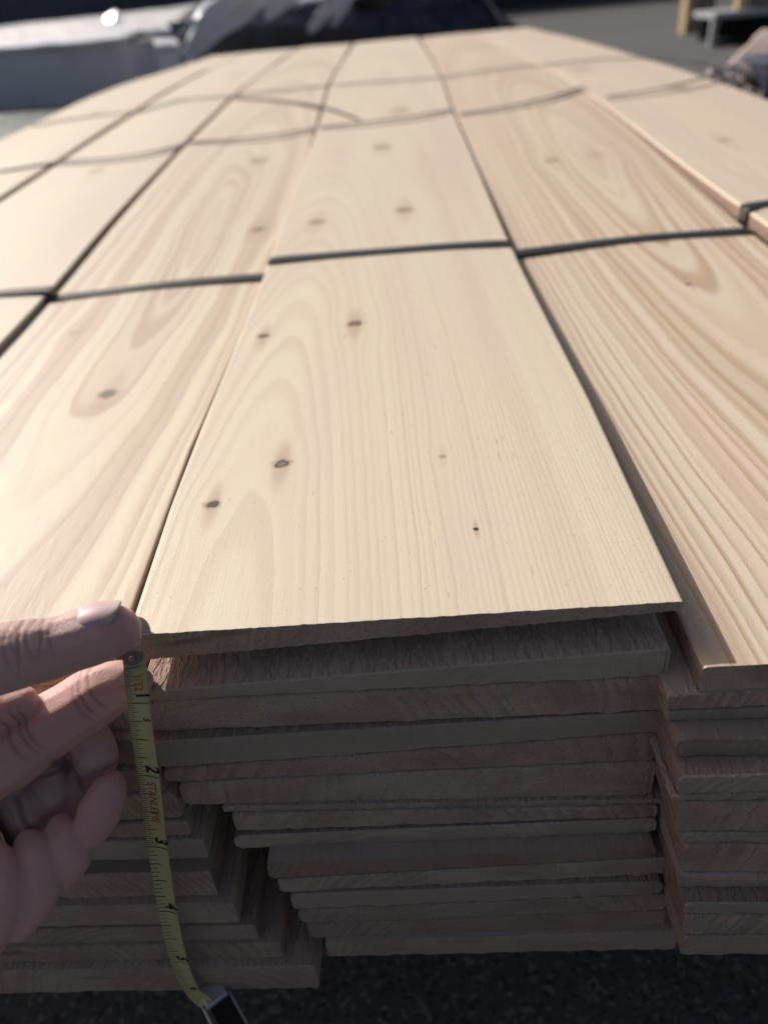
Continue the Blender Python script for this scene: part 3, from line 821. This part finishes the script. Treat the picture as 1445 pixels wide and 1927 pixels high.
for cpt, rr in (((234, 1165, .25), .011), ((265, 1280, .262), .012), ((130, 1330, .26), .012), ((45, 1390, .26), .014), ((170, 1560, .25), .012), ((10, 1610, .235), .012)):
    d = np.linalg.norm(co - D(*cpt), axis=1); flush = np.maximum(flush, np.exp(-(d / rr) ** 2))
hm.vertices.foreach_set('co', co.ravel())
hm.attributes.new('crease', 'FLOAT', 'POINT').data.foreach_set('value', crease.astype(np.float32))
hm.attributes.new('flush', 'FLOAT', 'POINT').data.foreach_set('value', flush.astype(np.float32))
hm.materials.clear()
hand = link('person', hm, [skin], smooth=True)
tag(hand, 'bare left hand with a gold ring, thumb and forefinger pinching the tape hook', 'person')
# thumbnail
TP, TR = axes['thumb']
def axis_at(P, R, f):
    i = int(min(math.floor(f), len(P) - 2)); t = f - i
    return P[i] + (P[i + 1] - P[i]) * t, R[i] + (R[i + 1] - R[i]) * t
def nail(P, R, f0, f1, nrm, half_ang, name, label, over=.0007, lift=.00045):
    V = []; F = []; ns_, na_ = 22, 15
    for layer in (0, 1):
        for i in range(ns_):
            s = i / (ns_ - 1); f = f0 + (f1 - f0) * s
            p, r = axis_at(P, R, f); q0, _ = axis_at(P, R, f0); q1, _ = axis_at(P, R, f1)
            ax = (q1 - q0) / np.linalg.norm(q1 - q0)
            p = q0 + ax * (np.linalg.norm(q1 - q0)) * s
            r0 = axis_at(P, R, f0)[1]; r = r0 * (1.0 - .16 * s * s)
            n = nrm - ax * (nrm @ ax); n /= np.linalg.norm(n); t = np.cross(ax, n)
            wmul = math.sqrt(max(0, 1 - ((.32 - s) / .32) ** 2)) * .35 + .65 if s < .32 else (1.0 if s < .8 else 1 - .28 * ((s - .8) / .2) ** 2)
            for j in range(na_):
                a = (-1 + 2 * j / (na_ - 1)); ang = a * half_ang * wmul
                rr_ = r + lift + (-.0009 * (1 - s) ** 4) - .0009 * abs(a) ** 6
                pt = p + rr_ * (math.cos(ang) * n + math.sin(ang) * t) + ax * (.0022 * (1 - a * a) * s)
                V.append(pt - layer * .0005 * n)
    o = ns_ * na_
    for i in range(ns_ - 1):
        for j in range(na_ - 1):
            a = i * na_ + j
            F.append((a, a + 1, a + na_ + 1, a + na_)); F.append((o + a, o + a + na_, o + a + na_ + 1, o + a + 1))
    rim = [j for j in range(na_)] + [i * na_ + na_ - 1 for i in range(1, ns_)] + [(ns_ - 1) * na_ + j for j in range(na_ - 2, -1, -1)] + [i * na_ for i in range(ns_ - 2, 0, -1)]
    for k in range(len(rim)):
        a, b = rim[k], rim[(k + 1) % len(rim)]; F.append((a, o + a, o + b, b))
    me = pd(V, F); bm = bmesh.new(); bm.from_mesh(me); bmesh.ops.recalc_face_normals(bm, faces=bm.faces); bm.to_mesh(me); bm.free()
    at = me.attributes.new('along', 'FLOAT', 'POINT')
    at.data.foreach_set('value', [(k % o) // na_ / (ns_ - 1) for k in range(2 * o)])
    return me
g = G('nail')
al = g.n('ShaderNodeAttribute', out=2, attribute_name='along')
tc = g.n('ShaderNodeTexCoord', out=3)
nn = g.noise(tc, 300.0, 2.0)
col = g.mix(g.ss(al, .04, .20), (.66, .52, .52), (.62, .39, .40))
col = g.mix(g.ss(al, .55, .86), col, (.62, .50, .43))
col = g.mix(g.ss(al, .90, .97), col, (.62, .50, .44))
nail_m = g.fin(col, .48, g.bump(nn, .1, .0004), Subsurface_Weight=.2, Subsurface_Scale=.003, Specular_IOR_Level=.5)
nn_dir = UP * .93 - FW * .36
tn = link('fingernail', nail(TP, TR, 6.0, 8.85, nn_dir, rad(47), 'n', ''), [nail_m], parent=hand, smooth=True)
# ring
gold = plain('gold', (.80, .52, .20), .25, 0, 100, .05, Metallic=1.0)
bm = bmesh.new()
rc = D(-14, 1584, .2560); rdir = Vector(RT * .86 + UP * .42 + FW * .25).normalized()
V = []; F = []; N1, N2 = 40, 8; RR = .0072
for i in range(N1):
    q = 2 * math.pi * i / N1
    for j in range(N2):
        p = 2 * math.pi * j / N2
        V.append(((RR + .0009 * math.cos(p)) * math.cos(q), (RR + .0009 * math.cos(p)) * math.sin(q), .0021 * math.sin(p)))
for i in range(N1):
    for j in range(N2):
        F.append((i*N2+j, ((i+1) % N1)*N2+j, ((i+1) % N1)*N2+(j+1) % N2, i*N2+(j+1) % N2))
me = pd(V, F); me.transform(Matrix.Translation(rc) @ rdir.to_track_quat('Z', 'Y').to_matrix().to_4x4())
link('ring', me, [gold], parent=hand, smooth=True)

# ------------------------------------------------------------------ ground and what stands round the pile
GZ = -.37
g = G('asphalt')
tc = g.n('ShaderNodeTexCoord', out=3)
a = g.noise(tc, 110.0, 5.0, .8); b = g.noise(tc, 1.3, 4.0); c = g.noise(tc, 9.0, 3.0)
col = g.mix(a, (.13, .125, .122), (.20, .195, .19))
col = g.mix(g.ss(b, .4, .65, 0.0, .6), col, (.15, .147, .145))
col = g.mix(g.ss(c, .6, .75, 0.0, .5), col, (.22, .21, .20))
st = g.n('ShaderNodeTexVoronoi', {'Vector': tc, 'Scale': 300.0}, out=1)
stg = g.n('ShaderNodeSeparateColor', {'Color': st}, out=0)
col = g.mix(g.ss(stg, .80, .95, 0.0, .7), col, (.42, .40, .38))
col = g.mix(g.ss(stg, .25, .05, 0.0, .7), col, (.04, .04, .04))
asph = g.fin(col, .9, g.bump(g.add(a, stg), 1.0, .006))
me = boxes_mesh([((0, 60, GZ - .05), (260, 260, .1), 0)])
tag(link('ground', me, [asph]), kind='structure')

timber = plain('weathered_timber', (.14, .11, .085), .8, .4, 60, .25)
nb = 0
for y in (.75, 1.6, 2.55):
    o = link('bearer', boxes_mesh([((.03, y, GZ + .051), (1.32, .10, .10), 0)], .004), [timber])
    tag(o, {.75: 'nearest', 1.6: 'middle', 2.55: 'farthest'}[y] + ' of the dark timber bearers under the lumber pile', 'timber', 'bearers carrying the pile')

def rough_sheet(fn, nu, nv_, thick=.002):
    V = []; F = []
    for i in range(nu):
        for j in range(nv_): V.append(fn(i / (nu - 1), j / (nv_ - 1)))
    for i in range(nu - 1):
        for j in range(nv_ - 1):
            a = i * nv_ + j; F.append((a, a + nv_, a + nv_ + 1, a + 1))
    me = pd(V, F); bm = bmesh.new(); bm.from_mesh(me); bmesh.ops.recalc_face_normals(bm, faces=bm.faces)
    bmesh.ops.solidify(bm, geom=list(bm.faces), thickness=thick); bm.to_mesh(me); bm.free()
    return me
from mathutils import noise as mn
def fbm(x, y, z, s=1): return mn.fractal(Vector((x * s, y * s, z * s)), 1.0, 2.0, 4)

# black wrapped pack behind the far end
tarp = plain('black_tarp', (.06, .07, .10), .38, .9, 9, .2, Specular_IOR_Level=.4)
film = plain('torn_pale_film', (.75, .80, .88), .35, .5, 25, .15, Specular_IOR_Level=.5)
def draped_box(x0, x1, y0, y1, z0, z1, fold=.02, sag=.0, n=40, seed=0.0, slope_r=False):
    V = []; F = []
    prof = []
    for k in range(n + 1):
        t = k / n
        prof.append(t)
    # section across x with rounded shoulders, swept along y, with closed ends
    sec = []
    hh = z1 - z0; wdt = x1 - x0
    for k in range(15): sec.append((x0 - .03 * (1 - k / 14) ** 2, z0 + hh * .93 * k / 14))
    for k in range(1, 40):
        t = k / 40; e = .10 * min(1, min(t, 1 - t) / .12) ** .5
        sec.append((x0 + wdt * t, z1 - .07 * hh * (1 - min(1, min(t, 1 - t) / .14)) ** 2 - sag * math.sin(math.pi * t * 3) ** 2))
    for k in range(15): sec.append((x1 + .03 * (k / 14) ** 2, z0 + hh * .93 * (1 - k / 14)))
    m = len(sec); ny = 26
    for j in range(ny):
        y = y0 + (y1 - y0) * j / (ny - 1)
        for (x, z) in sec:
            d = fbm(x + seed, y, z, 3.1) * fold
            q_ = min(1, max(0, (x - .38) / .36)) if slope_r else 0
            V.append((x + d, y + d * .5, z + d * (1 if z > z0 + .02 else 0) - (.20 * q_ * q_ * (3 - 2 * q_) * max(0, (z - z0) / hh))))
    for j in range(ny - 1):
        for i in range(m - 1): F.append((j*m+i, j*m+i+1, (j+1)*m+i+1, (j+1)*m+i))
    for j in (0, ny - 1):
        for i in range(m // 2):
            a, b = j*m+i, j*m+i+1; c_, d_ = j*m+m-2-i, j*m+m-1-i
            if b < c_: F.append((a, b, c_, d_))
    me = pd(V, F); bm = bmesh.new(); bm.from_mesh(me); bmesh.ops.recalc_face_normals(bm, faces=bm.faces); bm.to_mesh(me); bm.free()
    return me
pk = empty('wrapped_lumber_pack', (0, 3.9, GZ)); tag(pk, 'black tarp covered pack with torn pale plastic film, behind the far end of the boards', 'lumber pack')
to_local(link('tarp', draped_box(-.80, .74, 3.62, 5.4, GZ + .06, .165, .05, .02, slope_r=True), [tarp], smooth=True), pk)
for yy in (3.9, 5.0): to_local(link('skid', boxes_mesh([((-.05, yy, GZ + .03), (1.4, .1, .06), 0)], .004), [timber]), pk)
def tatter(pts, wd, seed):
    """pts in the picture on the plane just before the pack; a crumpled strip of film"""
    P = [W(px, py, 1, yy) for px, py, yy in pts]
    def fn(u, v):
        f = u * (len(P) - 1); i = min(int(f), len(P) - 2); t = f - i
        p = P[i] + (P[i + 1] - P[i]) * t
        d = P[i + 1] - P[i]; d /= np.linalg.norm(d); s = np.cross(d, [0, 1, 0]); s /= np.linalg.norm(s)
        ww = wd[i] + (wd[i + 1] - wd[i]) * t
        q = p + s * (v - .5) * ww
        nz = fbm(q[0] + seed, v * .7, q[2], 9) * .02 + math.sin(v * 16 + seed + u * 3) * .006
        return (q[0], q[1] - .012 + nz, q[2] + nz * .6)
    return rough_sheet(fn, 26, 16, .002)
for pts, wd, sd_ in (([(505, -45, 3.60), (455, 5, 3.57), (400, 45, 3.55), (352, 108, 3.54)], [.16, .13, .11, .06], 1.0),
                     ([(560, -40, 3.6), (520, 10, 3.57), (500, 32, 3.56)], [.12, .07, .03], 2.0),
                     ([(640, -40, 3.6), (625, 10, 3.57), (582, 58, 3.56)], [.14, .07, .02], 3.0),
                     ([(665, -40, 3.6), (650, 10, 3.57), (628, 45, 3.56)], [.07, .04, .012], 4.0),
                     ([(400, 60, 3.57), (385, 80, 3.56), (372, 106, 3.55)], [.04, .03, .02], 5.0)):
    to_local(link('film_strip', tatter(pts, wd, sd_), [film], smooth=True), pk)
def top_film(u, v):
    x = -.78 + 1.42 * u; y = 3.60 + 1.0 * v
    z = .178 + fbm(x, y, 0, 5) * .03 - (.02 if v < .1 else 0) - .08 * max(0, abs(u - .5) - .42) / .08 - .20 * min(1, max(0, (x - .38) / .36)) ** 1.5
    return (x, y, z)
to_local(link('top_film', rough_sheet(top_film, 50, 30, .003), [film], smooth=True), pk)

# pale wrapped packs on the left
wrapw = plain('white_pack_wrap', (.85, .85, .88), .22, .3, 9, .06, Specular_IOR_Level=.7)
wrapf = plain('grey_pack_wrap', (.74, .78, .86), .35, .3, 12, .10, Specular_IOR_Level=.4)
wrapd = plain('dark_grey_pack_wrap', (.45, .45, .46), .5, .3, 12, .10)
def pack(label, x0, x1, y0, y1, z0, z1, seed, side_m, top_m, drape=.03, rise=0.0, hump=.02):
    e = empty('wrapped_lumber_pack', ((x0 + x1) / 2, (y0 + y1) / 2, GZ)); tag(e, label, 'lumber pack')
    to_local(link('core', boxes_mesh([(((x0+x1)/2, (y0+y1)/2, (z0+z1)/2), (x1-x0-.02, y1-y0-.03, z1-z0-.02), 0)], .01), [side_m]), e)
    def side(u, v):
        x = x0 + (x1 - x0) * u; z = z0 + (z1 - z0) * v
        return (x, y0 + fbm(x + seed, 0, z, 6) * .008, z)
    to_local(link('side_wrap', rough_sheet(side, 30, 14, .003), [side_m], smooth=True), e)
    def top(u, v):
        x = x0 - .01 + (x1 - x0 + .02) * u
        r_ = rise * u
        if v < .2: y = y0 - .022 - .01 * math.sin(u * 30 + seed) - (.32 * (1 - v / .2) if drape > .05 else 0); z = z1 + r_ - drape * (1 - v / .2) + .012
        else:
            q = (v - .2) / .8; y = y0 - .02 + (y1 - y0 + .04) * q; z = z1 + r_ + .012 + hump * math.sin(math.pi * q) * (.6 + .4 * math.sin(u * 4 + seed))
        return (x, y, z + fbm(x + seed, y, 0, 4) * .010)
    to_local(link('top_wrap', rough_sheet(top, 40, 34, .004), [top_m], smooth=True), e)
    for yy in (y0 + .12, y1 - .12):
        to_local(link('skid', boxes_mesh([(((x0+x1)/2, yy, (GZ+z0)/2), (x1-x0-.1, .1, z0-GZ), 0)], .004), [timber]), e)
    return e
def zx(px, py, y): p = W(px, py, 1, y); return float(p[0]), float(p[2])
ax_, az_ = zx(240, 68, 3.0); a0x, a0z = zx(0, 214, 3.0)
pack('nearest grey blue wrapped pack with a flat top at the left edge of the photo', -2.6, ax_, 3.0, 3.42, a0z, az_ - .015, 0.0, wrapf, wrapf, .01, 0, .006)
bx_, bz_ = zx(425, 24, 5.2); b1x, b1z = zx(60, 62, 5.2)
pack('long dark pack under shining white film with a sun glint, behind the grey pack', -4.2, bx_, 5.2, 6.6, -.28, b1z + .02, 3.0, wrapd, wrapw, .085, (bz_ - b1z) * 1.05, .03)
def glint(px, py, y, wpx, hpx, off, rough, parent):  # added patch of wrap, tilted to mirror the sun into the camera
    p = W(px, py, 1, y); v = CAM - p; dist = np.linalg.norm(v); v /= dist
    n = Vector(v + np.array(sdir)).normalized() + Vector((off, 0, 0)); n.normalize()
    t = n.cross(Vector((0, 0, 1))).normalized(); b2 = n.cross(t)
    V = []; F = []; sx, sy = wpx * dist / FPX / 2, hpx * dist / FPX / 2
    for i in range(9):
        for j in range(9):
            a, b = i / 4 - 1, j / 4 - 1
            V.append(Vector(p) + t * sx * a * math.sqrt(1 - b * b / 2) + b2 * sy * 1.6 * b * math.sqrt(1 - a * a / 2) - n * .01 * (a * a + b * b) * sx * 4)
    for i in range(8):
        for j in range(8): F.append((9*i+j, 9*i+j+1, 9*i+j+10, 9*i+j+9))
    me = pd(V, F); bm = bmesh.new(); bm.from_mesh(me); bmesh.ops.recalc_face_normals(bm, faces=bm.faces)
    bmesh.ops.solidify(bm, geom=list(bm.faces), thickness=.006); bm.to_mesh(me); bm.free()
    return to_local(link('glint_patch', me, [wrapw], smooth=True), parent)
pB = [o for o in COL.objects if o.get('label', '').startswith('long dark pack')][0]
glint(207, 36, 5.14, 30, 20, 0.0, .2, pB); glint(165, 72, 5.12, 16, 12, .10, .3, pB); glint(213, 72, 5.12, 22, 14, .10, .3, pB)
cx_, cz_ = zx(392, 86, 4.3); c1x, c1z = zx(243, 92, 4.3)
pack('small low grey pack with a paler top, left of the torn film', c1x - .1, cx_ + .1, 4.3, 4.95, -.30, c1z - .01, 7.0, wrapf, wrapw, .01, 0, .02)
pk = empty('wrapped_lumber_pack', (-4, 9, GZ)); tag(pk, 'dark covered stack standing behind the shiny packs in the top left corner', 'lumber pack')
to_local(link('tarp', draped_box(-5.2, -1.65, 8.5, 10, GZ, .95, .06, .03, seed=5.0), [tarp], smooth=True), pk)
gx_, gz_ = zx(0, 226, 2.7)
o = link('green_sheet', rough_sheet(lambda u, v: (-2.9 + 2.15 * u, 2.28 + .5 * v, gz_ - .03 + .03 * v + fbm(u * 3, v, 0, 2) * .008), 30, 10, .01), [plain('pale_green_film', (.09, .11, .095), .6, .3, 20)])
tag(o, 'pale green sheet low down at the left edge, below the nearest wrapped pack', 'sheet')
tag(link('timber_stack', boxes_mesh([((-1.85, 2.55, (GZ + gz_ - .045) / 2), (2.1, .46, gz_ - .045 - GZ), 0)], .01), [timber]), 'dark low stack carrying the pale green sheet', 'timber')

# right side: post, bench, cardboard, distant dark shed
tan = plain('tan_wood', (.46, .34, .19), .7, .3, 20, .2); brown = plain('brown_wood', (.26, .21, .16), .7, .3, 20, .2)
g0 = W(1300, 62, 2, GZ); py_ = g0[1]
def xat(px, py, y): return float(W(px, py, 1, y)[0])
p0, p1, p2 = xat(1281, 55, py_), xat(1299, 58, py_), xat(1334, 62, py_)
post = empty('wooden_post', (p1, py_, GZ)); tag(post, 'tan and brown wooden post standing on the grey yard, top right', 'post')
to_local(link('post_face', boxes_mesh([(((p0 + p1) / 2, py_, GZ + .9), (p1 - p0 - .004, .16, 1.8), 0)], .004), [tan]), post)
to_local(link('post_body', boxes_mesh([(((p1 + p2) / 2, py_ + .02, GZ + .9), (p2 - p1, .16, 1.8), 0)], .004), [brown]), post)
greyp = plain('pale_grey_metal', (.42, .43, .44), .5, .1, 20, .08)
darkp = plain('hollow_shade_paint', (.02, .02, .022), .8, 0, 20, .1)  # near-black colour paints the shade inside the open bench
g1 = W(1337, 90, 2, GZ); by = float(g1[1]); bx = float(g1[0])
zt_ = float(W(1340, 30, 1, by)[2]); th_ = float(W(1340, 22, 1, by)[2] - W(1340, 34, 1, by)[2])
lw = xat(1344, 60, by) - xat(1333, 60, by); bl = (xat(1445, 60, by) - bx) * 1.35
bench = empty('bench', (bx + bl / 2, by, GZ)); tag(bench, 'pale topped grey bench with a dark open front, top right corner', 'bench')
to_local(link('bench_top', boxes_mesh([((bx + bl / 2, by + .18, zt_), (bl + lw, .45, th_), 0)], .004), [greyp]), bench)
hb = zt_ - th_ / 2 - GZ
for xx in (0, bl): to_local(link('leg', boxes_mesh([((bx + xx, by, GZ + hb / 2), (lw, lw, hb - .002), 0)], .002), [greyp]), bench)
to_local(link('shade_panel', boxes_mesh([((bx + bl / 2, by + .3, GZ + hb / 2 + .01), (bl, .03, hb - .03), 0)], .004), [darkp]), bench)  # panel and shelf added to carry the painted shade of the opening
to_local(link('shelf', boxes_mesh([((bx + bl / 2, by + .15, GZ + .03), (bl - lw, .28, .02), 0)], .004), [darkp]), bench)
for (a, b, mt, lb) in ((1383, 1400, tan, 'short tan upright standing on the pale topped bench'), (1406, 1444, brown, 'brown block standing on the pale topped bench at the edge of the photo')):
    xa, xb = xat(a, 20, by + .12), xat(b, 20, by + .12)
    tag(link('wood_block', boxes_mesh([(((xa + xb) / 2, by + .12, zt_ + th_ / 2 + .101), (xb - xa, .08, .2), 0)], .003), [mt]), lb, 'wood block')
card = plain('pinkish_cardboard', (.62, .49, .44), .85, .4, 30, .12)
def cfn(u, v):
    a = W(1362 + 130 * u, 128 + 45 * u, 1, 1.72); b = W(1432 + 70 * u, 58 + 5 * u, 1, 2.35)
    p = a + (b - a) * v; q = fbm(u * 2, v * 2, 0, 1.4) * .01
    return (p[0] + q, p[1] + q, p[2])
tag(link('cardboard_sheet', rough_sheet(cfn, 20, 20, .004), [card], smooth=True), 'tilted pinkish cardboard sheet beside the right edge of the pile', 'cardboard')
def pfn(u, v):
    a = W(1336 + 150 * u, 118 + 62 * u, 1, 1.75); b = W(1322 + 150 * u, 150 + 68 * u, 1, 1.58)
    p = a + (b - a) * v; q = fbm(u * 5, v * 2, 2, 1.6) * .016
    return (p[0] + q * .4, p[1], p[2] + q - .008)
tag(link('crumpled_paper', rough_sheet(pfn, 50, 24, .002), [plain('brown_paper', (.55, .44, .38), .8, .4, 40, .2)], smooth=True), 'crumpled brown paper in front of the pinkish cardboard', 'paper')
bb = W(1449, 128, 1, 1.66)
lb = empty('storage_bin', (bb[0] + .1, 1.85, GZ))
tag(lb, 'dark blue bin half out of frame at the right edge, behind the paper', 'bin')
to_local(link('bin_body', boxes_mesh([((bb[0] + .13, 1.72, (GZ + bb[2]) / 2), (.26, .12, bb[2] - GZ), 0)], .01), [plain('dark_blue_plastic', (.03, .04, .07), .4)]), lb)
to_local(link('bin_rim', boxes_mesh([((bb[0] + .13, 1.72, bb[2] + .008), (.28, .14, .014), 0)], .004), [plain('blue_plastic', (.06, .08, .13), .4)]), lb)
pl = empty('pallet', (1.1, 1.75, GZ)); tag(pl, 'low dark pallet under the cardboard, beside the pile', 'pallet')
for k in range(5): to_local(link('plank', boxes_mesh([((1.13, 1.45 + .16 * k, GZ + .108), (.66, .11, .016), 0)], .002), [timber]), pl)
for k in range(3): to_local(link('runner', boxes_mesh([((.86 + .27 * k, 1.77, GZ + .05), (.05, .75, .098), 0)], .002), [timber]), pl)
g2 = W(1090, 6, 2, GZ)
sh = empty('low_shed', (g2[0] + 4, g2[1], GZ)); tag(sh, 'long dark low shed across the yard along the top edge', 'shed')
to_local(link('wall', boxes_mesh([((g2[0] + 3.0, g2[1] + 2, GZ + 1.6), (22, 3, 3.2), 0)], .02), [plain('dark_cladding', (.04, .04, .045), .7, .3, 3, .2)]), sh)
to_local(link('roof', boxes_mesh([((g2[0] + 3.0, g2[1] + 2, GZ + 3.3), (22.6, 3.6, .2), 0)], .02), [greyp]), sh)
